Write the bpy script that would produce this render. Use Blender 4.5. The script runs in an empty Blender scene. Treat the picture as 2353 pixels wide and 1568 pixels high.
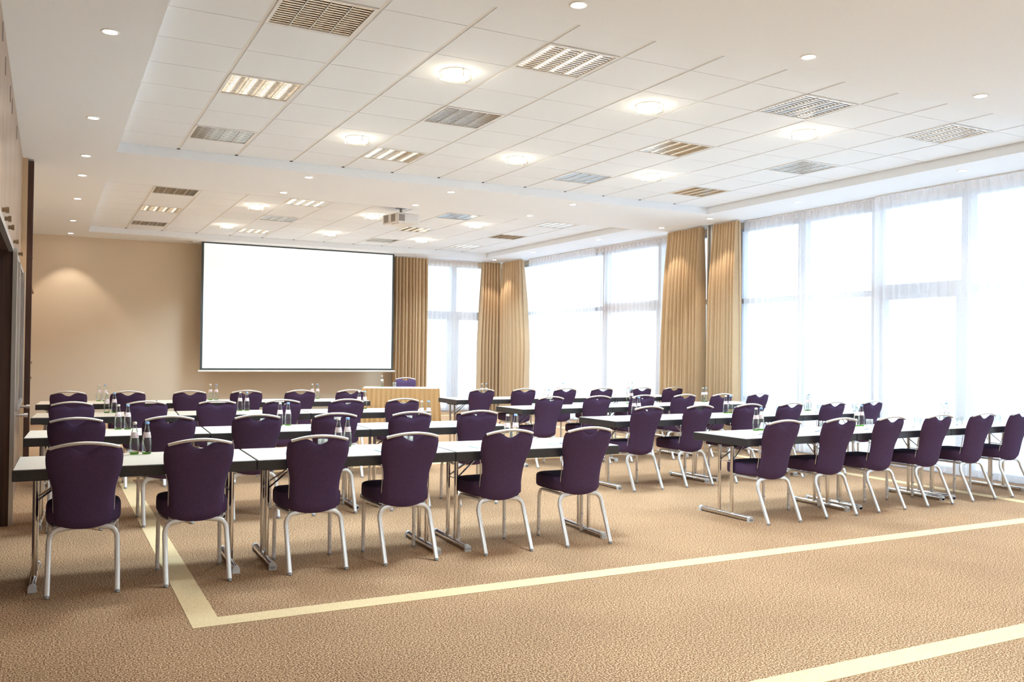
import bpy, bmesh, math, random
from mathutils import Vector, Matrix
PI = math.pi
random.seed(7)
sc = bpy.context.scene
COL = sc.collection

# ------------------------------------------------------------------ camera
CAM_H = 1.475
YAW, PITCH, ROLL, FPX = .4818, .0109, .0131, 2034.63
fw = Vector((math.sin(YAW)*math.cos(PITCH), math.cos(YAW)*math.cos(PITCH), math.sin(PITCH)))
rt0 = Vector((math.cos(YAW), -math.sin(YAW), 0))
up0 = rt0.cross(fw)
rt = rt0*math.cos(ROLL) + up0*math.sin(ROLL)
up = up0*math.cos(ROLL) - rt0*math.sin(ROLL)
cd = bpy.data.cameras.new('camera')
cam = bpy.data.objects.new('camera', cd)
COL.objects.link(cam)
cd.sensor_width = 36
cd.lens = FPX*36/2353
cd.clip_end = 300
M = Matrix((rt, up, -fw)).transposed().to_4x4()
M.translation = (0, 0, CAM_H)
cam.matrix_world = M
sc.camera = cam

# ------------------------------------------------------------------ sky, exposure
SKY = 1.4
world = bpy.data.worlds.new('overcast_sky')
sc.world = world
world.use_nodes = True
bg = world.node_tree.nodes['Background']
bg.inputs[0].default_value = (.63, .83, 1.0, 1)
bg.inputs[1].default_value = SKY
vs = sc.view_settings
vs.view_transform = 'Standard'
vs.look = 'None'
vs.gamma = 1
vs.use_curve_mapping = False
vs.exposure = 1.55
sc.cycles.transparent_max_bounces = 32
sc.cycles.max_bounces = 10
sc.cycles.diffuse_bounces = 6
sc.cycles.sample_clamp_indirect = 6
sc.cycles.use_denoising = True

# ------------------------------------------------------------------ key dimensions
XL, XR = -.30, 10.05              # left wall face, window plane
YB, YN = 19.45, -3.6              # screen wall, wall behind the camera
ZS, ZC = 3.6145, 3.7195           # lowered ceiling band, tiled recess
T = .64                           # ceiling module
GX0 = .628                        # recess left edge
REC = [4.926, 12.66]              # near edge of each recess
NX, NY = 13, 9

# ------------------------------------------------------------------ materials
def mat(name, col=(.8, .8, .8), rough=.5, metal=0, spec=.5, build=None):
    m = bpy.data.materials.new(name)
    m.use_nodes = True
    b = m.node_tree.nodes['Principled BSDF']
    b.inputs['Base Color'].default_value = (*col, 1)
    b.inputs['Roughness'].default_value = rough
    b.inputs['Metallic'].default_value = metal
    b.inputs['Specular IOR Level'].default_value = spec
    if build:
        build(m.node_tree, b)
    return m
def nd(nt, t, **kw):
    n = nt.nodes.new(t)
    for k, v in kw.items():
        setattr(n, k, v)
    return n
def ramp(nt, stops):
    r = nd(nt, 'ShaderNodeValToRGB')
    e = r.color_ramp.elements
    e[0].position, e[0].color = stops[0][0], (*stops[0][1], 1)
    e[1].position, e[1].color = stops[-1][0], (*stops[-1][1], 1)
    for p, c in stops[1:-1]:
        x = e.new(p); x.color = (*c, 1)
    return r
def noise_col(scale, stops, detail=3, bump=0, coord='Object', stretch=None, dist=.01):
    def f(nt, b):
        tc = nd(nt, 'ShaderNodeTexCoord')
        src = tc.outputs[coord]
        if stretch:
            mp = nd(nt, 'ShaderNodeMapping'); mp.inputs['Scale'].default_value = stretch
            nt.links.new(src, mp.inputs[0]); src = mp.outputs[0]
        n = nd(nt, 'ShaderNodeTexNoise')
        n.inputs['Scale'].default_value = scale; n.inputs['Detail'].default_value = detail
        nt.links.new(src, n.inputs['Vector'])
        r = ramp(nt, stops)
        nt.links.new(n.outputs['Fac'], r.inputs[0])
        nt.links.new(r.outputs[0], b.inputs['Base Color'])
        if bump:
            bp = nd(nt, 'ShaderNodeBump'); bp.inputs['Strength'].default_value = bump
            bp.inputs['Distance'].default_value = dist
            nt.links.new(n.outputs['Fac'], bp.inputs['Height'])
            nt.links.new(bp.outputs[0], b.inputs['Normal'])
    return f
def carpet(nt, b):
    tc = nd(nt, 'ShaderNodeTexCoord')
    n = nd(nt, 'ShaderNodeTexNoise'); n.inputs['Scale'].default_value = 120; n.inputs['Detail'].default_value = 1.5
    n.inputs['Roughness'].default_value = .7
    nt.links.new(tc.outputs['Object'], n.inputs['Vector'])
    r = ramp(nt, [(.38, (.120, .053, .025)), (.50, (.325, .180, .093)), (.62, (.710, .475, .290))])
    nt.links.new(n.outputs['Fac'], r.inputs[0])
    n2 = nd(nt, 'ShaderNodeTexNoise'); n2.inputs['Scale'].default_value = 1.3; n2.inputs['Detail'].default_value = 4
    nt.links.new(tc.outputs['Object'], n2.inputs['Vector'])
    r2 = ramp(nt, [(.3, (.90, .90, .90)), (.7, (1.06, 1.06, 1.06))])
    nt.links.new(n2.outputs['Fac'], r2.inputs[0])
    mx = nd(nt, 'ShaderNodeMixRGB', blend_type='MULTIPLY'); mx.inputs[0].default_value = 1
    nt.links.new(r.outputs[0], mx.inputs[1]); nt.links.new(r2.outputs[0], mx.inputs[2])
    nt.links.new(mx.outputs[0], b.inputs['Base Color'])
    bp = nd(nt, 'ShaderNodeBump'); bp.inputs['Strength'].default_value = .08; bp.inputs['Distance'].default_value = .002
    nt.links.new(n.outputs['Fac'], bp.inputs['Height']); nt.links.new(bp.outputs[0], b.inputs['Normal'])
def sheer_mat(name, vis, alpha_t):
    m = bpy.data.materials.new(name); m.use_nodes = True
    nt = m.node_tree; nt.nodes.clear()
    out = nd(nt, 'ShaderNodeOutputMaterial')
    tr = nd(nt, 'ShaderNodeBsdfTransparent'); tr.inputs[0].default_value = (1, 1, 1, 1)
    tl = nd(nt, 'ShaderNodeBsdfTranslucent'); tl.inputs[0].default_value = (*vis, 1)
    df = nd(nt, 'ShaderNodeBsdfDiffuse'); df.inputs[0].default_value = (*vis, 1)
    m1 = nd(nt, 'ShaderNodeMixShader'); m1.inputs[0].default_value = .45
    nt.links.new(tl.outputs[0], m1.inputs[1]); nt.links.new(df.outputs[0], m1.inputs[2])
    tc = nd(nt, 'ShaderNodeTexCoord')
    wv = nd(nt, 'ShaderNodeTexNoise'); wv.inputs['Scale'].default_value = 40
    nt.links.new(tc.outputs['Object'], wv.inputs['Vector'])
    mr = nd(nt, 'ShaderNodeMapRange'); mr.inputs['To Min'].default_value = 1-alpha_t-.04; mr.inputs['To Max'].default_value = 1-alpha_t+.04
    nt.links.new(wv.outputs['Fac'], mr.inputs['Value'])
    m2 = nd(nt, 'ShaderNodeMixShader')
    nt.links.new(mr.outputs[0], m2.inputs[0])
    nt.links.new(tr.outputs[0], m2.inputs[1]); nt.links.new(m1.outputs[0], m2.inputs[2])
    nt.links.new(m2.outputs[0], out.inputs[0])
    return m
def glass_mat(name, tint, edge=(.55, .68, .60), refl=.35, rough=.02):
    m = bpy.data.materials.new(name); m.use_nodes = True
    nt = m.node_tree; nt.nodes.clear()
    out = nd(nt, 'ShaderNodeOutputMaterial')
    lw = nd(nt, 'ShaderNodeLayerWeight'); lw.inputs[0].default_value = .35
    cr = ramp(nt, [(0, tint), (.55, tint), (1, edge)])
    nt.links.new(lw.outputs['Facing'], cr.inputs[0])
    tr = nd(nt, 'ShaderNodeBsdfTransparent'); nt.links.new(cr.outputs[0], tr.inputs[0])
    gl = nd(nt, 'ShaderNodeBsdfGlossy'); gl.inputs['Roughness'].default_value = rough
    mx = nd(nt, 'ShaderNodeMixShader')
    mr = nd(nt, 'ShaderNodeMath', operation='MULTIPLY'); mr.inputs[1].default_value = refl
    nt.links.new(lw.outputs['Fresnel'], mr.inputs[0]); nt.links.new(mr.outputs[0], mx.inputs[0])
    nt.links.new(tr.outputs[0], mx.inputs[1]); nt.links.new(gl.outputs[0], mx.inputs[2])
    nt.links.new(mx.outputs[0], out.inputs[0])
    return m
def emit_mat(name, col, s):
    m = bpy.data.materials.new(name); m.use_nodes = True
    nt = m.node_tree; nt.nodes.clear()
    out = nd(nt, 'ShaderNodeOutputMaterial'); e = nd(nt, 'ShaderNodeEmission')
    e.inputs[0].default_value = (*col, 1); e.inputs[1].default_value = s
    nt.links.new(e.outputs[0], out.inputs[0])
    return m
def cloth_mat(name, c1, c2, tl):
    m = bpy.data.materials.new(name); m.use_nodes = True
    nt = m.node_tree
    b = nt.nodes['Principled BSDF']; b.inputs['Roughness'].default_value = .8; b.inputs['Specular IOR Level'].default_value = .25
    tc = nd(nt, 'ShaderNodeTexCoord')
    n = nd(nt, 'ShaderNodeTexNoise'); n.inputs['Scale'].default_value = 120; n.inputs['Detail'].default_value = 3
    nt.links.new(tc.outputs['Object'], n.inputs['Vector'])
    r = ramp(nt, [(.3, c1), (.7, c2)]); nt.links.new(n.outputs['Fac'], r.inputs[0])
    nt.links.new(r.outputs[0], b.inputs['Base Color'])
    t = nd(nt, 'ShaderNodeBsdfTranslucent'); nt.links.new(r.outputs[0], t.inputs[0])
    mx = nd(nt, 'ShaderNodeMixShader'); mx.inputs[0].default_value = tl
    nt.links.new(b.outputs[0], mx.inputs[1]); nt.links.new(t.outputs[0], mx.inputs[2])
    nt.links.new(mx.outputs[0], nt.nodes['Material Output'].inputs[0])
    return m

MT = {}
MT['carpet'] = mat('brown_carpet', rough=.95, spec=.1, build=carpet)
MT['stripe'] = mat('cream_carpet', rough=.95, spec=.1, build=noise_col(140, [(.3, (.60, .43, .23)), (.7, (.77, .59, .36))], bump=.4, dist=.003))
MT['ceil'] = mat('ceiling_paint', rough=.9, spec=.1, build=noise_col(60, [(.3, (.87, .90, .945)), (.7, (.89, .92, .965))]))
MT['tile'] = mat('ceiling_tile_board', rough=.9, spec=.1, build=noise_col(220, [(.3, (.85, .88, .925)), (.7, (.89, .92, .965))], bump=.12, dist=.002))
MT['runner'] = mat('runner_metal', (.82, .81, .80), .5)
MT['tee'] = mat('tee_metal', (.56, .54, .52), .6)
MT['gap'] = mat('dark_gap', (.06, .055, .05), .8)
MT['wall'] = mat('beige_wallpaper', rough=.85, spec=.2, build=noise_col(260, [(.3, (.69, .57, .43)), (.7, (.79, .67, .52))], bump=.15, dist=.002))
MT['plainwall'] = mat('plain_wall', (.66, .58, .48), .9)
MT['panel'] = mat('bronze_panel', rough=.34, metal=.25, spec=.6, build=noise_col(6, [(.3, (.33, .225, .155)), (.7, (.40, .28, .195))], stretch=(8, 8, .6)))
MT['darkwood'] = mat('dark_wood', rough=.45, spec=.4, build=noise_col(5, [(.25, (.045, .020, .014)), (.75, (.085, .040, .028))], detail=6, stretch=(9, 9, .5)))
MT['silver'] = mat('brushed_silver', (.62, .60, .58), .32, metal=.9)
MT['knob'] = mat('bronze_knob', (.30, .22, .14), .3, metal=.8)
MT['beigepier'] = mat('beige_pier', (.58, .42, .27), .8)
MT['frame'] = mat('window_frame', (.46, .47, .50), .5)
MT['pane'] = glass_mat('window_glass', (.97, .98, 1), (.85, .9, .92), .25)
MT['purple'] = mat('purple_fabric', rough=.92, spec=.15, build=noise_col(420, [(.3, (.044, .023, .054)), (.7, (.125, .074, .155))], bump=.25, dist=.002))
MT['legmetal'] = mat('satin_aluminium', (.76, .72, .68), .38, metal=.55)
MT['glide'] = mat('glide_rubber', (.30, .29, .28), .6)
MT['chrome'] = mat('chrome', (.72, .70, .68), .12, metal=1)
MT['tabletop'] = mat('white_laminate', rough=.28, spec=.5, build=noise_col(30, [(.3, (.80, .71, .60)), (.7, (.83, .74, .635))]))
MT['edge'] = mat('black_edging', rough=.42, spec=.5, build=noise_col(90, [(.3, (.026, .023, .025)), (.7, (.042, .038, .040))]))
MT['cap'] = mat('grey_plastic', (.62, .61, .60), .5)
MT['blackplastic'] = mat('black_plastic', (.02, .02, .02), .45)
MT['bottle'] = glass_mat('bottle_glass', (.95, .98, .95), (.42, .56, .48), .75)
MT['greenbase'] = glass_mat('green_glass', (.45, .72, .25), (.2, .45, .10), .4)
MT['tumbler'] = glass_mat('tumbler_glass', (.95, .97, .98), (.42, .48, .52), .5)
MT['label'] = mat('bottle_label', rough=.6, build=noise_col(45, [(.45, (.80, .74, .76)), (.62, (.70, .50, .50))]))
MT['capsilver'] = mat('silver_cap', (.80, .74, .66), .3, metal=.6)
MT['capblue'] = mat('blue_cap', (.26, .42, .70), .4)
MT['paper'] = mat('white_paper', (.84, .85, .86), .8)
MT['bluepaper'] = mat('blue_print', (.25, .38, .66), .7)
MT['pen'] = mat('pen_plastic', (.12, .16, .26), .4)
MT['drape'] = cloth_mat('gold_drape', (.55, .39, .23), (.69, .51, .325), .04)
MT['skirt'] = cloth_mat('gold_table_skirt', (.58, .37, .17), (.70, .47, .235), .06)
MT['sheer'] = sheer_mat('white_sheer', (.98, .94, .935), .42)
MT['screen'] = mat('projection_screen', (.92, .95, .95), .8, spec=.1)
sb = MT['screen'].node_tree.nodes['Principled BSDF']      # emission in the cloth stands in for the projector's blank picture
sb.inputs['Emission Color'].default_value = (.90, .97, 1, 1); sb.inputs['Emission Strength'].default_value = .16
MT['screenblack'] = mat('screen_border', (.055, .065, .065), .7)
MT['whiteplastic'] = mat('white_plastic', (.84, .82, .80), .4)
MT['vent'] = mat('grey_vent', (.34, .30, .28), .6)
MT['alu'] = mat('louvre_aluminium', (.78, .73, .66), .24, metal=1)
MT['fixwhite'] = mat('fixture_white', (.84, .83, .81), .45)
MT['fixdark'] = mat('fixture_interior', (.22, .20, .18), .5, metal=.3)
MT['tubelamp'] = mat('lamp_tube', (.85, .84, .80), .35)
MT['tubelit'] = emit_mat('lit_tube', (1, .95, .86), 2.2)
MT['lampglow'] = emit_mat('lamp_glow', (1, .90, .72), 9)
MT['spotglow'] = emit_mat('spot_glow', (1, .92, .78), 16)
MT['lampglass'] = glass_mat('lamp_glass', (.98, .98, .95), (.80, .74, .60), .3)
MT['ground'] = mat('pale_paving', (.82, .83, .84), .9)

# ------------------------------------------------------------------ mesh helpers
class MB:
    def __init__(s):
        s.v, s.f, s.sm = [], [], []
    def add(s, v, f, smooth=False):
        o = len(s.v)
        s.v += [tuple(p) for p in v]
        s.f += [tuple(i+o for i in q) for q in f]
        s.sm += [smooth]*len(f)
    def box(s, x0, x1, y0, y1, z0, z1):
        v = [(x0,y0,z0),(x1,y0,z0),(x1,y1,z0),(x0,y1,z0),(x0,y0,z1),(x1,y0,z1),(x1,y1,z1),(x0,y1,z1)]
        s.add(v, [(0,3,2,1),(4,5,6,7),(0,1,5,4),(1,2,6,5),(2,3,7,6),(3,0,4,7)])
        return s
    def cbox(s, x0, x1, y0, y1, z0, z1, c):
        """box with chamfered edges"""
        bm = bmesh.new()
        vs_ = [bm.verts.new(p) for p in [(x0,y0,z0),(x1,y0,z0),(x1,y1,z0),(x0,y1,z0),(x0,y0,z1),(x1,y0,z1),(x1,y1,z1),(x0,y1,z1)]]
        for q in [(0,3,2,1),(4,5,6,7),(0,1,5,4),(1,2,6,5),(2,3,7,6),(3,0,4,7)]:
            bm.faces.new([vs_[i] for i in q])
        bmesh.ops.bevel(bm, geom=bm.edges[:], offset=c, segments=2, affect='EDGES', profile=.5)
        bm.verts.index_update()
        s.add([v.co[:] for v in bm.verts], [[v.index for v in f.verts] for f in bm.faces])
        bm.free()
        return s
    def tube(s, pts, r, n=8, ry=None, caps=True, ref=(0,0,1), sq=1):
        """round or elliptical tube along a path; r across 'ref', ry the other way"""
        ry = ry or r
        P = [Vector(p) for p in pts]
        rings = []
        prevN = None
        for i, p in enumerate(P):
            t = (P[min(i+1, len(P)-1)] - P[max(i-1, 0)]).normalized()
            if prevN is None:
                N = Vector(ref) - t*t.dot(Vector(ref))
                if N.length < 1e-4:
                    N = Vector((1,0,0)) - t*t.x
            else:
                N = prevN - t*t.dot(prevN)
            N.normalize(); prevN = N
            B = t.cross(N)
            rings.append([p + N*(r*math.copysign(abs(math.cos(a))**sq, math.cos(a))) + B*(ry*math.copysign(abs(math.sin(a))**sq, math.sin(a))) for a in [2*PI*(k+.5)/n for k in range(n)]])
        v = [q for R in rings for q in R]
        f = []
        for i in range(len(P)-1):
            for k in range(n):
                f.append((i*n+k, i*n+(k+1) % n, (i+1)*n+(k+1) % n, (i+1)*n+k))
        s.add(v, f, True)
        if caps:
            s.add(rings[0], [tuple(range(n))[::-1]]); s.add(rings[-1], [tuple(range(n))])
        return s
    def lathe(s, prof, n=16, c=(0,0,0), smooth=True):
        v, f = [], []
        for r, z in prof:
            for k in range(n):
                a = 2*PI*k/n
                v.append((c[0]+r*math.cos(a), c[1]+r*math.sin(a), c[2]+z))
        for i in range(len(prof)-1):
            for k in range(n):
                f.append((i*n+k, i*n+(k+1) % n, (i+1)*n+(k+1) % n, (i+1)*n+k))
        s.add(v, f, smooth)
        return s
    def disc(s, r, z, n=16, c=(0,0), down=False):
        v = [(c[0]+r*math.cos(2*PI*k/n), c[1]+r*math.sin(2*PI*k/n), z) for k in range(n)]
        q = tuple(range(n))
        s.add(v, [q[::-1] if down else q])
        return s
    def grid(s, fn, nu, nv, smooth=True, wrap=False):
        v = [fn(i/nu, j/nv) for j in range(nv+1) for i in range(nu+1)]
        w = nu+1
        f = [(j*w+i, j*w+i+1, (j+1)*w+i+1, (j+1)*w+i) for j in range(nv) for i in range(nu)]
        s.add(v, f, smooth)
        return s
    def mesh(s, name, m):
        me = bpy.data.meshes.new(name)
        me.from_pydata(s.v, [], s.f)
        me.polygons.foreach_set('use_smooth', s.sm)
        for x in (m if isinstance(m, (list, tuple)) else [m]):
            me.materials.append(x)
        me.update()
        return me
    def build(s, name, m, parent=None):
        return link(name, s.mesh(name, m), parent)
def link(name, me, parent=None):
    o = bpy.data.objects.new(name, me)
    COL.objects.link(o)
    o.parent = parent
    return o
def empty(name, loc=(0,0,0), rz=0):
    o = bpy.data.objects.new(name, None)
    o.empty_display_size = .1
    COL.objects.link(o)
    o.location = loc
    o.rotation_euler = (0, 0, rz)
    return o
def tag(o, label=None, cat=None, group=None, kind=None):
    if label: o['label'] = label
    if cat: o['category'] = cat
    if group: o['group'] = group
    if kind: o['kind'] = kind
    return o
def copy_tree(o, parent=None):
    c = o.copy(); COL.objects.link(c); c.parent = parent
    for ch in KIDS.get(o.name, [k for k in o.children]):
        copy_tree(ch, c)
    return c
KIDS = {}
def freeze(o):
    """remember the children of a prototype so that copying stays quick"""
    KIDS[o.name] = list(o.children)
    for c in o.children: freeze(c)
ORD = ['first', 'second', 'third', 'fourth', 'fifth', 'sixth', 'seventh', 'eighth']
ROWN = ['nearest', 'second', 'third', 'farthest']

# ------------------------------------------------------------------ room shell
floor = MB().box(XL-.6, XR+.25, YN, YB+.25, -.12, 0).build('floor', MT['carpet'])
tag(floor, kind='structure')
def stripe(x0, x1, y0, y1):
    MB().box(x0, x1, y0, y1, 0, .003).build('carpet_stripe', MT['stripe'], floor)
SX0, SX1, SW = .690, 8.90, .150
for (y0, y1) in ((-2.8, 3.035), (4.872, 10.70), (12.62, 18.42)):
    stripe(SX0, SX1, y0, y0+SW); stripe(SX0, SX1, y1-SW, y1)
    stripe(SX0, SX0+SW, y0+SW, y1-SW); stripe(SX1-SW, SX1, y0+SW, y1-SW)

cm = MB()
ZT = ZC+.16
RX0, RX1 = GX0, GX0+NX*T
cm.box(XL-.6, RX0, YN, YB+.25, ZS, ZT)
cm.box(RX1, XR+.25, YN, YB+.25, ZS, ZT)
REAR = -2.808                     # recess over the viewpoint
cm.box(RX0, RX1, YN, REAR, ZS, ZT)
cm.box(RX0, RX1, REAR, REAR+NY*T, ZC, ZT)
cm.box(RX0, RX1, REAR+NY*T, REC[0], ZS, ZT)
cm.box(RX0, RX1, REC[0]+NY*T, REC[1], ZS, ZT)
cm.box(RX0, RX1, REC[1]+NY*T, YB+.25, ZS, ZT)
for y in REC:
    cm.box(RX0, RX1, y, y+NY*T, ZC+.12, ZT)
ceiling = cm.build('ceiling', MT['ceil'])
tag(ceiling, kind='structure')
FIXCOL, FIXROW = (1, 4, 8, 11), (1, 4, 7)
RW, TG = .034, .010
tile_me = MB().box(-(T-RW)/2, (T-RW)/2, -(T-TG)/2, (T-TG)/2, 0, .018).mesh('ceiling_tile', MT['tile'])
run_me = MB().box(-.019, .019, 0, NY*T, .007, .02).mesh('ceiling_runner', MT['runner'])
tee_me = MB().box(0, NX*T, -.008, .008, .008, .019).mesh('ceiling_tee', MT['tee'])
end_me = MB().box(-.017, .017, -.022, -.001, -.002, .006).mesh('runner_end', MT['gap'])
for y in REC:
    for i in range(NX):
        for j in range(NY):
            if i in FIXCOL and j in FIXROW:
                continue
            t = link('ceiling_tile', tile_me, ceiling)
            t.location = (GX0+(i+.5)*T, y+(j+.5)*T, ZC)
    for i in range(1, NX):
        link('ceiling_runner', run_me, ceiling).location = (GX0+i*T, y, ZC)
        link('runner_end', end_me, ceiling).location = (GX0+i*T, y+NY*T, ZC)
    for j in range(1, NY):
        link('ceiling_tee', tee_me, ceiling).location = (GX0, y+j*T, ZC)

# wall behind the camera
tag(MB().box(XL-.6, XR+.25, YN-.2, YN, 0, ZT).build('wall_rear', MT['plainwall']), kind='structure')
# screen wall, with the window opening on its right
WX0, WX1 = 7.55, 9.90
wb = MB().box(XL-.6, WX0, YB, YB+.25, 0, ZS).box(WX1, XR+.25, YB, YB+.25, 0, ZS).box(WX0, WX1, YB, YB+.25, 3.48, ZS)
tag(wb.build('wall_back', MT['wall']), kind='structure')
# left wall: bronze panels over door height, door recess, pier and partition post
wl = MB().box(XL-.6, XL-.02, YN, 5.2, 0, ZS).box(XL-.6, XL-.02, 8.25, YB, 0, ZS).box(XL-.6, XL-.02, 5.2, 8.25, 2.27, ZS)
wl.box(XL-.62, XL-.55, 5.2, 8.25, 0, 2.3)
wall_left = wl.build('wall_left', MT['beigepier'])
tag(wall_left, kind='structure')
seams = [YN, -2.4, -1.2, 0, 1.2, 2.4, 3.6, 4.6, 5.6, 6.46, 6.92, 7.40, 8.14, 9.22, 10.02, 10.50, 11.5]
for a, b in zip(seams[:-1], seams[1:]):
    z0 = 2.27 if 5.2 < b < 11.49 and a > 5.0 else 0
    MB().box(XL-.02, XL, a+.004, b-.004, z0+.002, ZS-.002).build('wall_panel', MT['panel'], wall_left)
kb = MB().tube([(0,0,0), (.026,0,0)], .016, 12).tube([(.022,0,0), (.026,0,0), (.040,0,0), (.043,0,0)], .022, 12)
kb_me = kb.mesh('wall_knob', MT['knob'])
for y, z in ((7.02, 2.40), (7.43, 2.39), (8.05, 2.40), (9.2, 2.405), (10.6, 2.42)):
    link('wall_knob', kb_me, wall_left).location = (XL, y, z)
hb_me = MB().box(0, .006, -.02, .02, -.06, .06).mesh('hinge_plate', MT['vent'])
for y, z in ((6.60, 3.50), (7.05, 3.40), (7.9, 3.42), (8.30, 3.42), (9.45, 3.45)):
    link('hinge_plate', hb_me, wall_left).location = (XL, y, z)
# dark door recess nearest to the camera
d1 = empty('door_1', (XL, 6.7, 0)); tag(d1, kind='structure')
def wb_(name, m, par, x0, x1, y0, y1, z0, z1):
    px, py, pz = par.location
    return MB().box(x0-px, x1-px, y0-py, y1-py, z0-pz, z1-pz).build(name, m, par)
wb_('jamb', MT['darkwood'], d1, XL-.55, XL+.030, 8.245, 8.30, 0, 2.235)
wb_('door_leaf', MT['darkwood'], d1, XL-.55, XL-.50, 5.25, 8.24, 0, 2.235)
wb_('lintel', MT['darkwood'], d1, XL-.55, XL-.001, 5.2, 8.245, 2.235, 2.268)
wb_('metal_edge', MT['silver'], d1, XL+.030, XL+.062, 8.235, 8.31, 0, 2.255)
wb_('head_rail', MT['silver'], d1, XL, XL+.035, 5.2, 8.235, 2.225, 2.268)
# second door with a tall glazed panel
d2 = empty('door_2', (XL, 9.8, 0)); tag(d2, kind='structure')
wb_('door_leaf', MT['panel'], d2, XL-.018, XL+.028, 8.85, 11.0, .01, 2.225)
wb_('glazing', MT['darkwood'], d2, XL+.028, XL+.034, 9.55, 10.82, .90, 2.20)
wb_('metal_edge', MT['silver'], d2, XL+.03, XL+.060, 9.20, 9.27, .88, 2.22)
wb_('metal_edge', MT['silver'], d2, XL+.03, XL+.050, 9.36, 9.45, .88, 2.22)
wb_('metal_edge', MT['silver'], d2, XL+.03, XL+.060, 10.82, 10.98, .86, 2.25)
wb_('head_rail', MT['silver'], d2, XL, XL+.045, 8.31, 11.0, 2.225, 2.262)
wb_('glazing_rail', MT['silver'], d2, XL+.03, XL+.058, 9.27, 10.82, .86, .90)
for y, z in ((9.9, .78), (10.95, .80)):
    o = MB().tube([(.0,0,0), (.07,0,0)], .013, 10).tube([(.065,0,0), (.10,0,0)], .022, 10).build('door_handle', MT['silver'], d2)
    o.location = (.028, y-9.8, z)
# pier and dark partition post between the two halves of the room
tag(MB().box(XL-.02, -.245, 11.58, 11.80, 0, ZS).build('trim_1', MT['beigepier']), kind='structure')
p = MB().cbox(-.245, -.185, 11.62, 11.76, 0, ZS-.02, .004).build('trim_2', MT['darkwood'])
tag(p, kind='structure')
MB().box(-.2475, -.1825, 11.614, 11.765, 2.475, 2.481).build('joint', MT['gap'], p)
MB().box(-.2475, -.1825, 11.614, 11.765, 1.06, 1.066).build('joint', MT['gap'], p)
# far part of the left wall: pale door frame and small knobs
d3 = empty('door_3', (XL, 16.5, 0)); tag(d3, kind='structure')
wb_('frame_post', MT['fixwhite'], d3, XL-.02, XL+.040, 15.45, 15.52, 0, ZS-.02)
wb_('door_leaf', MT['panel'], d3, XL-.018, XL, 15.53, 18.9, .01, 3.3)
for y, z in ((16.6, 2.40), (17.3, 2.40), (18.0, 2.40), (17.6, 1.16), (17.4, .90)):
    link('door_knob', kb_me, d3).location = (0, y-16.5, z)

# window wall on the right and window in the screen wall
def window(name, horiz, a0, a1, pos, mull, z0, z1, transom, doors=()):
    """horiz: runs along Y at X=pos, else along X at Y=pos"""
    root = empty(name, (pos, (a0+a1)/2, 0) if horiz else ((a0+a1)/2, pos, 0)); tag(root, kind='structure')
    def bx(nm, m, s0, s1, d0, d1_, q0, q1):
        mb = MB()
        if horiz: mb.box(d0, d1_, s0-(a0+a1)/2, s1-(a0+a1)/2, q0, q1)
        else: mb.box(s0-(a0+a1)/2, s1-(a0+a1)/2, d0, d1_, q0, q1)
        return mb.build(nm, m, root)
    bx('window_head', MT['frame'], a0, a1, -.03, .08, z1, z1+.05)
    bx('window_sill', MT['frame'], a0, a1, -.03, .10, 0, z0)
    edges = [a0] + list(mull) + [a1]
    for e in edges:
        bx('mullion', MT['frame'], e-.065, e+.065, -.04, .08, z0, z1)
    for e0, e1 in zip(edges[:-1], edges[1:]):
        isdoor = any(e0 <= q <= e1 for q in doors)
        h = .10 if isdoor else .04
        bx('transom', MT['frame'], e0+.065, e1-.065, -.03, .07, transom-h, transom+h)
        if isdoor:
            for q in (e0+.065, e1-.145):
                bx('door_stile', MT['frame'], q, q+.08, -.02, .06, z0, transom-h)
        bx('pane', MT['pane'], e0+.065, e1-.065, .020, .026, z0, transom-h)
        bx('pane', MT['pane'], e0+.065, e1-.065, .020, .026, transom+h, z1)
    return root
Z0, Z1 = .09, 3.47
m1 = [11.13-1.35*k for k in range(11)][::-1]
window('window_1', True, -3.5, 11.48, XR, [m for m in m1 if m > -3.2], Z0, Z1, 2.33, doors=(7.7, 2.3))
window('window_2', True, 11.80, YB-.15, XR, [13.25, 15.10], Z0, Z1, 2.36, doors=(14.2,))
window('window_3', False, WX0, WX1, YB+.12, [8.62], Z0, Z1, 2.30, doors=(8.0, 9.2))
wr = MB().box(XR-.03, XR+.25, YN, YB+.25, Z1+.05, ZS).box(XR-.05, XR+.25, 11.48, 11.80, 0, ZS).box(XR-.05, XR+.25, YB-.15, YB+.25, 0, ZS).box(XR-.05, XR+.25, YN, -3.5, 0, ZS)
tag(wr.build('wall_right', MT['plainwall']), kind='structure')
tag(MB().box(XR+.25, 90, -60, 120, -.2, -.1).box(-40, XR+.25, YB+.25, 120, -.2, -.1).build('ground', MT['ground']), kind='structure')
# portals so that daylight is sampled through the openings
def portal(loc, rot, sx, sy):
    l = bpy.data.lights.new('daylight_portal', 'AREA'); l.shape = 'RECTANGLE'; l.size = sx; l.size_y = sy
    l.cycles.is_portal = True
    o = bpy.data.objects.new('daylight_portal', l); COL.objects.link(o); o.location = loc; o.rotation_euler = rot
portal((XR+.18, 4.0, 1.78), (0, PI/2, 0), 3.40, 15.0)
portal((XR+.18, 15.55, 1.78), (0, PI/2, 0), 3.40, 7.5)
portal((8.72, YB+.3, 1.78), (-PI/2, 0, 0), 2.35, 3.40)

# chrome partition post between the two window bays
pp = empty('partition_post', (9.80, 11.56, 0))
tag(pp, 'tall silver partition post standing between two gold drapes', 'post')
MB().cbox(-.05, .05, -.055, .055, .0, ZS-.004, .006).build('post_body', MT['fixdark'], pp)
for y in (-.062, .030):
    MB().cbox(-.062, -.030, y, y+.032, 0, ZS-.004, .004).build('silver_profile', MT['silver'], pp)

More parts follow.
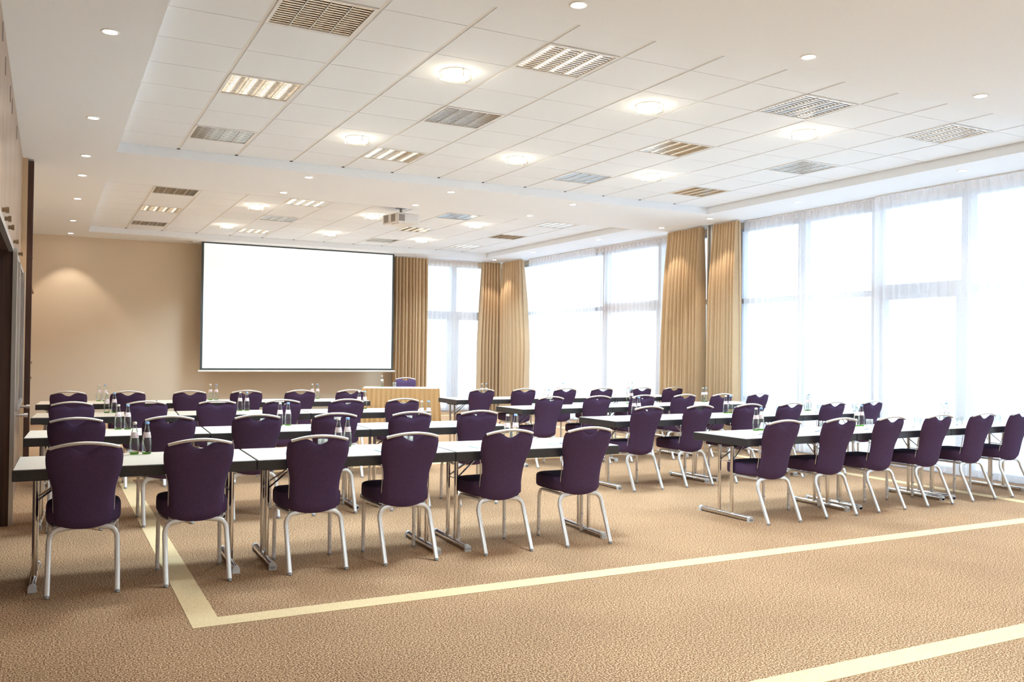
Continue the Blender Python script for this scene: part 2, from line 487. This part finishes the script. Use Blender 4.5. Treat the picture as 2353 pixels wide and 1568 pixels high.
# ------------------------------------------------------------------ curtains
def curtain(name, horiz, a0, a1, pos, z0, z1, nf, amp, m, label, seed, b0=None, b1=None, nv=14, pleat=False, group=None, cat='curtain', drift=.3, sharp=1.0):
    rnd = random.Random(seed)
    b0 = a0 if b0 is None else b0; b1 = a1 if b1 is None else b1
    per = 16
    n = nf*per
    phase = [rnd.uniform(-.5, .5) for _ in range(nf+2)]
    am = [rnd.uniform(.65, 1.25) for _ in range(nf+2)]
    low = [rnd.uniform(-1, 1) for _ in range(nf+2)]
    def sm(arr, x):
        i = int(x); f = x-i; f = f*f*(3-2*f)
        return arr[min(i, nf+1)]*(1-f)+arr[min(i+1, nf+1)]*f
    def fn(u, v):
        t = 1-v                       # 0 at the hem, 1 at the top
        x = u*nf
        spread = 1-t**1.2
        lo = b0 + (b1-b0)*u; hi = a0+(a1-a0)*u
        w = (a1-a0)/nf
        s = hi + (lo-hi)*min(1, spread*1.6) + drift*w*sm(low, x)*spread
        ph = 2*PI*x + sm(phase, x)*2.2*spread
        depth = amp*sm(am, x)*(.55+.45*min(1, (1-t)*4))
        q = math.sin(ph)
        d = depth*math.copysign(abs(q)**sharp, q) + .22*depth*math.sin(2*ph+1)*spread
        s += .28*w*math.cos(ph)*.5
        z = z0+(z1-z0)*t
        c = (a0+a1)/2
        return (d, s-c, z) if horiz else (s-c, d, z)
    c = (a0+a1)/2
    root = empty(name, (pos, c, 0) if horiz else (c, pos, 0))
    tag(root, label, cat, group)
    MB().grid(fn, n, nv).build('fabric', m, root)
    hd = MB()
    if horiz: hd.box(-.012, .012, a0-c, a1-c, z1-.004, z1+.016)
    else: hd.box(a0-c, a1-c, -.012, .012, z1-.004, z1+.016)
    hd.build('track', MT['fixwhite'], root)
    if pleat:                         # small stitched pleats along the heading
        for k in range(nf):
            q = a0+(a1-a0)*(k+.5)/nf-c
            mb = MB()
            if horiz: mb.box(-amp-.006, -amp*.2, q-.006, q+.006, z1-.085, z1-.003)
            else: mb.box(q-.006, q+.006, -amp-.006, -amp*.2, z1-.085, z1-.003)
            mb.build('pleat', m, root)
    return root
ZD = ZS-.018
curtain('drape', False, 6.98, 7.80, 19.22, .03, ZD, 10, .078, MT['drape'], 'gold drape hanging beside the right edge of the projection screen', 1, cat='curtain', sharp=.75)
curtain('drape', False, 9.20, 9.70, 19.22, .03, ZD, 7, .078, MT['drape'], 'gold drape on screen wall, in the far room corner', 2, b0=9.12, b1=9.72, sharp=.75)
curtain('drape', True, 18.13, 19.05, 9.72, .03, ZD, 10, .095, MT['drape'], 'gold drape on window wall, in the far room corner', 3, b0=17.86, b1=19.05, sharp=.75)
curtain('drape', True, 11.70, 12.62, 9.72, .03, ZD, 12, .095, MT['drape'], 'gold drape on the far side of the silver post', 4, b0=11.66, b1=12.72, sharp=.75)
curtain('drape', True, 10.82, 11.40, 9.72, .03, ZD, 9, .095, MT['drape'], 'gold drape on the near side of the silver post', 5, b0=10.80, b1=11.46, sharp=.75)
curtain('sheer_curtain', False, 7.80, 9.16, 19.385, .04, ZD, 12, .03, MT['sheer'], 'white sheer curtain over the window beside the projection screen', 11, pleat=True)
curtain('sheer_curtain', True, 15.25, 18.10, 9.895, .04, ZD, 22, .03, MT['sheer'], 'white sheer curtain on far window bay, nearer the room corner', 12, pleat=True)
curtain('sheer_curtain', True, 12.60, 15.27, 9.957, .04, ZD, 20, .03, MT['sheer'], 'white sheer curtain on far window bay, beside the drape by the post', 13, pleat=True)
curtain('sheer_curtain', True, 8.25, 10.88, 9.895, .04, ZD, 20, .03, MT['sheer'], 'white sheer curtain on near window bay, beside the drape by the post', 14, pleat=True)
curtain('sheer_curtain', True, 3.6, 8.27, 9.815, .04, ZD, 34, .03, MT['sheer'], 'white sheer curtain on near window bay, cut by the right picture edge', 15, pleat=True)
curtain('sheer_curtain', True, -3.4, 3.6, 9.895, .04, ZD, 40, .03, MT['sheer'], 'white sheer curtain behind the viewpoint on the window wall', 16)

# ------------------------------------------------------------------ projection screen
scr = empty('projection_screen', (4.785, 18.85, 0))
tag(scr, 'large white pull-down projection screen with black border', 'screen')
MB().box(-2.065, 2.065, .004, .010, 1.005, 3.61).build('border', MT['screenblack'], scr)
MB().box(-2.020, 2.020, 0, .0035, 1.038, 3.585).build('screen_surface', MT['screen'], scr)
MB().tube([(-2.10, .006, .978), (2.11, .006, .978)], .019, 10).build('weight_bar', MT['whiteplastic'], scr)
tag(MB().box(2.55, 7.35, 18.93, 18.99, ZS-.022, ZS).build('trim_3', MT['fixwhite']), kind='structure')

# ------------------------------------------------------------------ ceiling lights
def make_louvre(lit):
    root = empty('louvre_light')
    h = T/2-.012
    fr = MB()
    for a, b, c, d in ((-h, h, -h, -h+.022), (-h, h, h-.022, h), (-h, -h+.022, -h+.022, h-.022), (h-.022, h, -h+.022, h-.022)):
        fr.box(a, b, c, d, -.004, .010)
    fr.build('frame', MT['fixwhite'], root)
    hs = MB()
    hs.box(-h, h, -h, h, .090, .100)
    for a, b, c, d in ((-h, h, -h, -h+.004), (-h, h, h-.004, h), (-h, -h+.004, -h, h), (h-.004, h, -h, h)):
        hs.box(a, b, c, d, .010, .090)
    hs.build('housing', MT['fixdark'], root)
    w = (2*h-.044)/4
    for k in range(4):
        x0 = -h+.022+k*w
        xc = x0+w/2
        # parabolic side reflector pair of one trough
        def fn(u, v, s=1, xc=xc):
            a = u
            return (xc+s*(.016+(w/2-.018)*(1-a)**.6), -h+.024+v*(2*h-.048), .002+.060*a)
        mb = MB().grid(lambda u, v: fn(u, v, 1), 4, 1).grid(lambda u, v: fn(u, v, -1), 4, 1)
        mb.build('reflector', MT['alu'], root)
        MB().tube([(xc, -h+.03, .066), (xc, h-.03, .066)], .013, 8).build('lamp_tube', MT['tubelit' if lit else 'tubelamp'], root)
        bl = MB()
        nb = 14
        for q in range(nb):
            y = -h+.024+(q+.5)*(2*h-.048)/nb
            bl.add([(x0+.004, y-.010, .002), (x0+w-.004, y-.010, .002), (x0+w-.004, y+.010, .002), (x0+.004, y+.010, .002),
                    (x0+.010, y-.001, .042), (x0+w-.010, y-.001, .042), (x0+w-.010, y+.001, .042), (x0+.010, y+.001, .042)],
                   [(0,3,2,1),(4,5,6,7),(0,1,5,4),(1,2,6,5),(2,3,7,6),(3,0,4,7)])
        o = bl.build('louvre_blades', MT['alu'], root); o['kind'] = 'stuff'
        if k:
            MB().box(x0-.003, x0+.003, -h+.02, h-.02, -.002, .05).build('divider', MT['fixwhite'], root)
    if lit:
        l = bpy.data.lights.new('tube_light', 'AREA'); l.shape = 'SQUARE'; l.size = .55; l.energy = 28; l.color = (.65, .86, 1); l.spread = math.radians(125)
        link('tube_glow', l, root).location = (0, 0, -.003)
    return root
lvs = {lit: make_louvre(lit) for lit in (True, False)}
for q in lvs.values(): freeze(q)
used = set()
for ri, y in enumerate(REC):
    for jj, j in enumerate(FIXROW):
        for ii, i in enumerate(FIXCOL):
            lit = (ii+jj) % 2 == 1          # every other fitting is switched on
            o = copy_tree(lvs[lit]) if lit in used else lvs[lit]
            used.add(lit)
            o.location = (GX0+(i+.5)*T, y+(j+.5)*T, ZC)
            tag(o, '%s square louvred ceiling light, %s from left in %s row of the %s ceiling recess' % (
                'lit' if lit else 'unlit', ORD[ii], ['nearest', 'middle', 'farthest'][jj], ['near', 'far'][ri]), 'ceiling light', 'square louvred ceiling lights')
for jj, j in enumerate(FIXROW):            # lit fittings over and behind the viewpoint
    for ii, i in enumerate(FIXCOL):
        if (ii+jj) % 2 == 1:
            o = copy_tree(lvs[True]); o.location = (GX0+(i+.5)*T, REAR+(j+.5)*T, ZC-.012)
            tag(o, 'square louvred ceiling light, %s from left in %s row above the viewpoint' % (ORD[ii], ['rear', 'middle', 'front'][jj]), 'ceiling light', 'square louvred ceiling lights')
def make_round():
    root = empty('round_lamp')
    MB().lathe([(.0, 0), (.118, 0), (.118, -.010), (.112, -.012)], 28).build('base_ring', MT['fixwhite'], root)
    MB().lathe([(.100, -.010), (.102, -.030), (.094, -.046), (.06, -.056), (.0005, -.058)], 28).build('lit_diffuser', MT['lampglow'], root)
    MB().lathe([(.126, -.006), (.128, -.040), (.127, -.064), (.121, -.066), (.122, -.040), (.121, -.006)], 28).build('glass_rim', MT['lampglass'], root)
    for k in range(3):
        a = k*2*PI/3+.6
        MB().box(-.005, .005, -.005, .005, -.070, -.004).build('clip', MT['silver'], root).location = (.127*math.cos(a), .127*math.sin(a), 0)
    l = bpy.data.lights.new('lamp_bulb', 'POINT'); l.energy = .55; l.color = (1, .88, .68); l.shadow_soft_size = .09
    o = link('bulb', l, root); o.location = (0, 0, -.115)
    return root
rl = make_round(); freeze(rl)
first = True
for ri, y in enumerate(REC):
    for jj, j in enumerate((2, 6)):
        for ii, i in enumerate((3, 6, 9)):
            o = rl if first else copy_tree(rl)
            first = False
            o.location = (GX0+(i+.5)*T, y+(j+.5)*T, ZC)
            tag(o, 'round glowing glass ceiling lamp, %s from left in %s row of the %s ceiling recess' % (
                ORD[ii], ['nearer', 'farther'][jj], ['near', 'far'][ri]), 'ceiling lamp', 'round glass ceiling lamps')
def make_spot():
    root = empty('downlight')
    MB().lathe([(.062, 0), (.060, -.005), (.050, -.006), (.044, -.002), (.044, .0)], 22).build('trim_ring', MT['fixwhite'], root)
    MB().lathe([(.0005, -.003), (.043, -.003)], 22).build('lit_lens', MT['spotglow'], root)
    l = bpy.data.lights.new('spot_bulb', 'SPOT'); l.energy = 20; l.color = (1, .87, .72)
    l.spot_size = math.radians(84); l.spot_blend = .35; l.shadow_soft_size = .03
    o = link('bulb', l, root); o.location = (0, 0, -.012)
    return root
sp = make_spot(); freeze(sp)
spots = []
LN = ['nearest', 'second nearest', 'third nearest', 'fourth nearest', 'third farthest', 'second farthest', 'farthest']
for k, y in enumerate((6.61, 9.20, 11.08, 12.38, 14.40, 16.98, 18.93)):
    spots.append((.335, y, 'small round downlight, %s in the line along the left wall' % LN[k]))
for k, y in enumerate((6.61, 9.14, 11.0, 12.25, 14.2, 16.8, 18.68)):
    spots.append((9.27, y, 'small round downlight, %s in the line along the window wall' % LN[k]))
for k, x in enumerate((2.86, 4.80, 6.73)):
    spots.append((x, 4.64, 'small round downlight, %s from left on the nearest plain ceiling band' % ORD[k]))
    spots.append((x-.01, 11.0, 'small round downlight, %s from left in the near line between the recesses' % ORD[k]))
    spots.append((x-.03, 12.27, 'small round downlight, %s from left in the far line between the recesses' % ORD[k]))
first = True
for x, y, lab in spots:
    o = sp if first else copy_tree(sp)
    first = False
    o.location = (x, y, ZS)
    tag(o, lab, 'downlight', 'small recessed downlights')

# ------------------------------------------------------------------ projector
pj = empty('ceiling_projector', (4.93, 13.30, ZC), .21)
tag(pj, 'white projector hanging from the ceiling on a metal bracket', 'projector')
MB().cbox(-.20, .20, -.24, .24, -.262, -.105, .022).build('body', MT['whiteplastic'], pj)
MB().box(-.202, -.196, -.15, -.03, -.240, -.125).build('vent', MT['vent'], pj)
MB().box(-.202, -.196, .05, .18, -.240, -.125).build('vent', MT['vent'], pj)
MB().box(-.185, -.08, -.243, -.237, -.240, -.135).build('vent', MT['vent'], pj)
MB().box(-.16, -.04, -.20, .02, -.275, -.262).build('bottom_plate', MT['fixwhite'], pj)
MB().tube([(.06, .24, -.185), (.06, .29, -.185)], .05, 16).build('lens', MT['blackplastic'], pj)
MB().box(-.07, .07, -.07, .07, -.006, 0).tube([(0,0,-.006), (0,0,-.09)], .02, 10).build('mount', MT['vent'], pj)
for s in (-1, 1):
    MB().tube([(0, 0, -.075), (s*.12, -.14, -.108)], .008, 6).tube([(0, 0, -.075), (s*.12, .14, -.108)], .008, 6).build('mount_arm', MT['vent'], pj)

# ------------------------------------------------------------------ chairs
def bw(z):                      # half width of the backrest at height z
    pts = [(.36, .150), (.40, .158), (.48, .166), (.56, .167), (.62, .172), (.68, .188), (.74, .205), (.79, .210), (.835, .208), (.865, .198), (.90, .180)]
    for (a, wa), (b, wb2) in zip(pts[:-1], pts[1:]):
        if z <= b:
            f = max(0, (z-a)/(b-a)); f = f*f*(3-2*f) if False else f
            return wa+(wb2-wa)*f
    return pts[-1][1]
def by(z):                      # backrest lean: rear plane y at height z
    t = (z-.37)/.53
    return .150-.150*t-.03*math.sin(PI*min(1, max(0, t)))*-.6
def make_chair():
    root = empty('banquet_chair')
    # seat cushion
    mb = MB()
    prof = [(.394, .022), (.400, .008), (.412, .001), (.445, 0), (.484, .001), (.497, .007), (.504, .020), (.507, .06)]
    n = 36
    rings = []
    for z, ins in prof:
        R = []
        for k in range(n):
            a = 2*PI*k/n
            ca, sa = math.cos(a), math.sin(a)
            e = 5.0
            rr = (abs(ca)**e+abs(sa)**e)**(-1/e)
            hx, hy = .212-ins, .215-ins
            x = rr*ca*hx; y = rr*sa*hy
            x *= 1-.05*(y < 0)*(-y/hy)            # narrower towards the back
            R.append((x, .350+y, z))
        rings.append(R)
    v = [q for R in rings for q in R]
    f = [(i*n+k, i*n+(k+1) % n, (i+1)*n+(k+1) % n, (i+1)*n+k) for i in range(len(prof)-1) for k in range(n)]
    c0 = len(v)
    v.append((0, .35, .510)); L = (len(prof)-1)*n
    f += [(L+k, L+(k+1) % n, c0) for k in range(n)]
    v.append((0, .35, .394)); f += [((k+1) % n, k, c0+1) for k in range(n)]
    mb.add(v, f, True)
    mb.build('seat', MT['purple'], root)
    # backrest cushion with the hand-hold notch
    NU, NV = 20, 16
    def pt(u, v, side):
        x_ = 2*u-1
        zb = .366+.026*x_*x_
        zt = .884-.024*x_*x_
        g = .5+.5*math.cos(PI*min(1, abs(x_)/.46))
        zt -= .043*g**.8
        z = zb+(zt-zb)*v
        # shoulder rounding
        w = bw(z)
        x = x_*w
        t = ((1-abs(x_)**7)*(1-abs(2*v-1)**9))
        t = .027*max(0, t)**.5
        yc = by(z)-.030*(1-x_*x_)+.012
        return (x, yc + (t if side else -t*.9), z)
    mb = MB().grid(lambda u, v: pt(u, v, 0), NU, NV).grid(lambda u, v: pt(1-u, v, 1), NU, NV)
    mb.build('backrest', MT['purple'], root)
    # bent metal hand rail on top
    pts = []
    for k in range(13):
        x = -.186+.372*k/12
        q = x/.186
        pts.append((x, by(.9)-.030*(1-q*q)+.008, .898-.030*q*q))
    MB().tube(pts, .0105, 8, ry=.0145).build('top_rail', MT['legmetal'], root)
    for s in (-1, 1):
        pts = []
        for k in range(9):
            z = .385+.29*k/8
            pts.append((s*(bw(z)+.001), by(z)+.030, z))
        MB().tube(pts, .0035, 6).build('side_strip', MT['legmetal'], root)
    # rear legs (inverted U together with the cross bar)
    for s in (-1, 1):
        pts = [(s*.187, 0, .012), (s*.187, .070, .16), (s*.186, .135, .295)]
        for k in range(1, 6):
            a = k*PI/10
            pts.append((s*(.186-.060*(1-math.cos(a))), .135+.018*math.sin(a), .300+.070*math.sin(a)))
        pts.append((s*.10, .155, .371))
        o = MB().tube(pts, .0155, 12, ry=.0115, ref=(1,0,0), sq=.6).build('rear_leg', MT['legmetal'], root)
        MB().tube([(s*.187, -.006, 0), (s*.187, 0, .016)], .0135, 8).build('glide', MT['glide'], o)
    MB().tube([(-.105, .155, .371), (-.05, .155, .376), (0, .155, .378), (.05, .155, .376), (.105, .155, .371)], .0125, 12, ry=.0115, sq=.6).build('cross_bar', MT['legmetal'], root)
    # front legs running back along the seat as side rails
    for s in (-1, 1):
        pts = [(s*.196, .468, .012), (s*.194, .468, .32)]
        for k in range(1, 6):
            a = k*PI/10
            pts.append((s*.192, .468-.055*(1-math.cos(a)), .325+.055*math.sin(a)))
        pts += [(s*.185, .30, .380), (s*.155, .165, .374)]
        o = MB().tube(pts, .0125, 12, ry=.0105, ref=(1,0,0), sq=.6).build('front_leg', MT['legmetal'], root)
        MB().tube([(s*.196, .468, 0), (s*.196, .468, .016)], .0125, 8).build('glide', MT['glide'], o)
        for z in (.055, .155):
            MB().tube([(s*.196, .4595, z), (s*.196, .4495, z)], .0075, 8).build('bumper', MT['cap'], o)
    return root
ch = make_chair(); freeze(ch)
CH = {
 'L': [[(.200,5.798),(.846,5.779),(1.595,5.758),(2.239,5.740),(2.988,5.719),(3.665,5.700)],
       [(.204,7.790),(.893,7.760),(1.595,7.725),(2.270,7.693),(2.975,7.660),(3.650,7.630)],
       [(.216,9.964),(.910,9.919),(1.612,9.872),(2.295,9.827),(3.015,9.781),(3.675,9.736)],
       [(.225,12.206),(.897,12.158),(1.633,12.106),(2.339,12.057),(3.046,12.008),(3.739,11.960)]],
 'R': [[(5.698,5.734),(6.415,5.753),(7.103,5.770),(7.817,5.788),(8.522,5.806),(9.192,5.823)],
       [(5.690,7.695),(6.400,7.715),(7.135,7.738),(7.815,7.760),(8.547,7.780),(9.250,7.800)],
       [(5.646,9.701),(6.376,9.726),(7.117,9.750),(7.834,9.774),(8.531,9.797),(9.246,9.821)],
       [(5.713,11.836),(6.420,11.837),(7.153,11.837),(7.841,11.838),(8.600,11.839),(9.255,11.839)]]}
ROWANG = {'L': [-.0281, -.0460, -.066, -.0696], 'R': [.0252, .0278, .0332, .0009]}
ROWY = {'L': [5.953, 7.948, 10.129, 12.370], 'R': [5.741, 7.700, 9.664, 11.981]}
ROWX = {'L': [-.180, -.167, -.152, -.136], 'R': [5.386, 5.359, 5.308, 5.361]}
BLK = {'L': 'left', 'R': 'window-side'}
first = True
jit = random.Random(3)
for b in 'LR':
    for r in range(4):
        for k, (x, y) in enumerate(CH[b][r]):
            o = ch if first else copy_tree(ch)
            first = False
            o.location = (x, y, 0)
            o.rotation_euler = (0, 0, ROWANG[b][r]*.5+jit.uniform(-.035, .035))
            tag(o, 'purple chair, %s from left in the %s row of the %s table block' % (ORD[k], ROWN[r], BLK[b]), 'chair', 'purple chairs at the seminar tables')
pc = copy_tree(ch)
pc.location = (6.40, 16.86, 0); pc.rotation_euler = (0, 0, math.radians(160))
tag(pc, 'purple chair facing the room behind the skirted speaker table', 'chair', 'purple chairs at the seminar tables')

# ------------------------------------------------------------------ seminar tables
TH, TL, TD = .735, 1.40, .70
def make_table(inset):
    root = empty('folding_table')           # origin: front left corner on the floor
    MB().cbox(0, TL, 0, TD, TH-.070, TH-.0025, .004).build('edge_band', MT['edge'], root)
    MB().box(.006, TL-.006, .006, TD-.006, TH-.004, TH).build('table_top', MT['tabletop'], root)
    for e, s in ((inset, 1), (TL-inset, -1)):
        fb = MB().tube([(e, .045, .026), (e, .655, .026)], .021, 12).build('foot_bar', MT['chrome'], root)
        for y0, y1 in ((.020, .050), (.650, .680)):
            MB().tube([(e, y0, .026), (e, y1, .026)], .0235, 12).box(e-.0235, e+.0235, y0, y1, 0, .026).build('foot_cap', MT['cap'], fb)
        for y in (.27, .43):
            MB().tube([(e, y, .04), (e, y, TH-.07)], .016, 12).build('leg_post', MT['chrome'], root)
        MB().box(e-.03, e+.03, .22, .48, TH-.090, TH-.069).build('leg_bracket', MT['blackplastic'], root)
        MB().tube([(e, .27, .50), (e+s*.22, .33, TH-.072)], .006, 6).tube([(e, .43, .50), (e+s*.22, .37, TH-.072)], .006, 6).tube([(e, .27, .50), (e, .43, .50)], .005, 6).build('brace', MT['chrome'], root)
        MB().box(e+s*.19, e+s*.25, .31, .39, TH-.088, TH-.069).build('brace_plate', MT['blackplastic'], root)
    return root
tbs = {'L': make_table(.115), 'R': make_table(.085)}
for q in tbs.values(): freeze(q)
def row_y(b, r, x): return ROWY[b][r]+ROWANG[b][r]*x
tables = {}
first = True
for b in 'LR':
    for r in range(4):
        a = math.atan(ROWANG[b][r])
        x0 = ROWX[b][r]
        for k in range(3):
            o = tbs[b] if (r, k) == (0, 0) else copy_tree(tbs[b])
            x = x0+k*1.405*math.cos(a); y = row_y(b, r, x)
            o.location = (x, y, 0); o.rotation_euler = (0, 0, a)
            tables[b, r, k] = (x, y, a)
            tag(o, 'white-topped black-edged folding table, %s from left in the %s row of the %s block' % (['first', 'second', 'third'][k], ROWN[r], BLK[b]), 'table', 'folding seminar tables in rows')
def on_table(b, r, k, lx, ly):
    x, y, a = tables[b, r, k]
    return (x+lx*math.cos(a)-ly*math.sin(a), y+lx*math.sin(a)+ly*math.cos(a))

# ------------------------------------------------------------------ bottles, glasses, notepads
def make_bottle(capm):
    root = empty('water_bottle')
    MB().lathe([(.0005, .006), (.0285, .006), (.0315, .022), (.0335, .055), (.0325, .080), (.029, .105), (.0235, .135), (.0175, .165), (.0135, .188), (.0128, .200), (.0128, .2075)], 18).build('glass_body', MT['bottle'], root)
    MB().lathe([(.0005, .0), (.026, .0), (.0285, .003), (.0292, .010), (.0005, .0095)], 18).build('green_base', MT['greenbase'], root)
    mb = MB()
    def lab(u, v):
        z = .112+.038*v
        r_ = .0292+(.0228-.0292)*((z-.105)/(.139-.105))*.95
        a = -PI/2+(u-.5)*2*2.2
        return (r_*math.cos(a), r_*math.sin(a), z)
    mb.grid(lab, 12, 1).build('label', MT['label'], root)
    MB().lathe([(.0005, .2200), (.0120, .2195), (.0145, .2160), (.0150, .2050), (.0135, .2030)], 14).build('bottle_cap', capm, root)
    return root
bs = make_bottle(MT['capsilver']); bb = make_bottle(MT['capblue'])
freeze(bs); freeze(bb)
f1 = True
for b in 'LR':
    for r in range(4):
        for k in range(3):
            for q, pr_ in enumerate((bs, bb)):
                o = pr_ if f1 else copy_tree(pr_)
                lx = .691+.076*q+jit.uniform(-.003, .003); ly = .595+jit.uniform(-.02, .02)
                x, y = on_table(b, r, k, lx, ly)
                o.location = (x, y, TH); o.rotation_euler = (0, 0, -.45+jit.uniform(-.5, .5))
                tag(o, '%s-capped water bottle on %s table from left, %s row, %s block' % (['silver', 'blue'][q], ['first', 'second', 'third'][k], ROWN[r], BLK[b]), 'bottle', 'water bottles on the seminar tables')
            f1 = False
def make_tumbler():
    root = empty('drinking_glass')
    MB().lathe([(.0005, 0), (.031, 0), (.032, .004), (.0365, .092), (.0345, .092), (.0305, .012), (.0005, .010)], 20).build('glass_body', MT['tumbler'], root)
    return root
tg = make_tumbler(); freeze(tg)
def make_pad():
    root = empty('notepad')
    MB().box(-.105, .105, -.074, .074, 0, .005).build('pages', MT['paper'], root)
    MB().box(-.105, -.085, -.074, .074, .005, .0062).build('binding_strip', MT['bluepaper'], root)
    return root
pd = make_pad(); freeze(pd)
def make_pen():
    return MB().tube([(-.065, 0, .0045), (.065, 0, .0045), (.074, 0, .0045)], .0042, 8).build('ballpoint_pen', MT['pen'])
pn = make_pen()
f1 = True
for b in 'LR':
    for r in range(4):
        for k in range(6):
            cx = CH[b][r][k][0]
            tx, ty, ta = tables[b, r, k//2]
            lx = min(max((cx-tx)/math.cos(ta), .25), 1.15)
            gx = .14 if b == 'L' else .30
            gx = min(lx+gx, 1.34)-lx
            px = 0 if b == 'L' else .10
            o = tg if f1 else copy_tree(tg)
            x, y = on_table(b, r, k//2, lx+gx, .34+jit.uniform(-.03, .03)); o.location = (x, y, TH)
            wh = '%s seat from left, %s row of the %s block' % (ORD[k], ROWN[r], BLK[b])
            tag(o, 'clear tumbler on the table at ' + wh, 'glass', 'tumblers at the seats')
            o = pd if f1 else copy_tree(pd)
            x, y = on_table(b, r, k//2, lx+px-.03, .22); o.location = (x, y, TH); o.rotation_euler = (0, 0, ta+jit.uniform(-.08, .08))
            tag(o, 'white notepad on the table at ' + wh, 'notepad', 'notepads at the seats')
            o = pn if f1 else copy_tree(pn)
            o.location = (x+.01, y-.005, TH+.0065); o.rotation_euler = (0, 0, ta+.5+jit.uniform(-.2, .2))
            tag(o, 'ballpoint pen on notepad at ' + wh, 'pen', 'pens on the notepads')
            f1 = False

# ------------------------------------------------------------------ speaker table with skirt
SA = math.radians(-20)
stb = empty('speaker_table', (5.995, 16.04, 0), SA)
tag(stb, 'small speaker table with pale top and pleated gold skirt', 'table')
MB().cbox(-.70, .70, -.35, .35, .705, .740, .004).build('table_top', MT['tabletop'], stb)
for sx in (-.62, .62):
    for sy in (-.25, .28):
        MB().tube([(sx, sy, 0), (sx, sy, .706)], .016, 10).build('leg', MT['chrome'], stb)
def skirt(u, v, side):
    n = 16 if side == 0 else 7
    z = .725*(1-v)+.012
    out = .012+.030*v*(1 if side else 1)
    fold = (.004+.020*v)*math.sin(2*PI*n*u)+.006*v*math.sin(2*PI*n*.37*u+side)
    hw, hd = .708, .358
    if side == 0: return ((2*u-1)*(hw+out*.8), -hd-out-fold, z)
    s = -1 if side == 1 else 1
    return (s*(hw+out+fold), (2*u-1)*hd, z)
for side in (0, 1, 2):
    MB().grid(lambda u, v: skirt(u, v, side), 160 if side == 0 else 70, 8).build('skirt_panel', MT['skirt'], stb)
MB().box(-.712, .712, -.364, -.352, .690, .738).build('skirt_band', MT['skirt'], stb)
def st_pt(u, v):
    return (5.995+u*math.cos(SA)-v*math.sin(SA), 16.04+u*math.sin(SA)+v*math.cos(SA))
o = copy_tree(bs); x, y = st_pt(-.36, .22); o.location = (x, y, .740); tag(o, 'water bottle standing on the skirted speaker table', 'bottle', 'water bottles on the seminar tables')
o = copy_tree(tg); x, y = st_pt(-.12, .20); o.location = (x, y, .740); tag(o, 'clear tumbler on the skirted speaker table', 'glass', 'tumblers at the seats')
o = copy_tree(pd); x, y = st_pt(.12, .18); o.location = (x, y, .740); o.rotation_euler = (0, 0, SA+.1); tag(o, 'white notepad lying on the skirted speaker table', 'notepad', 'notepads at the seats')
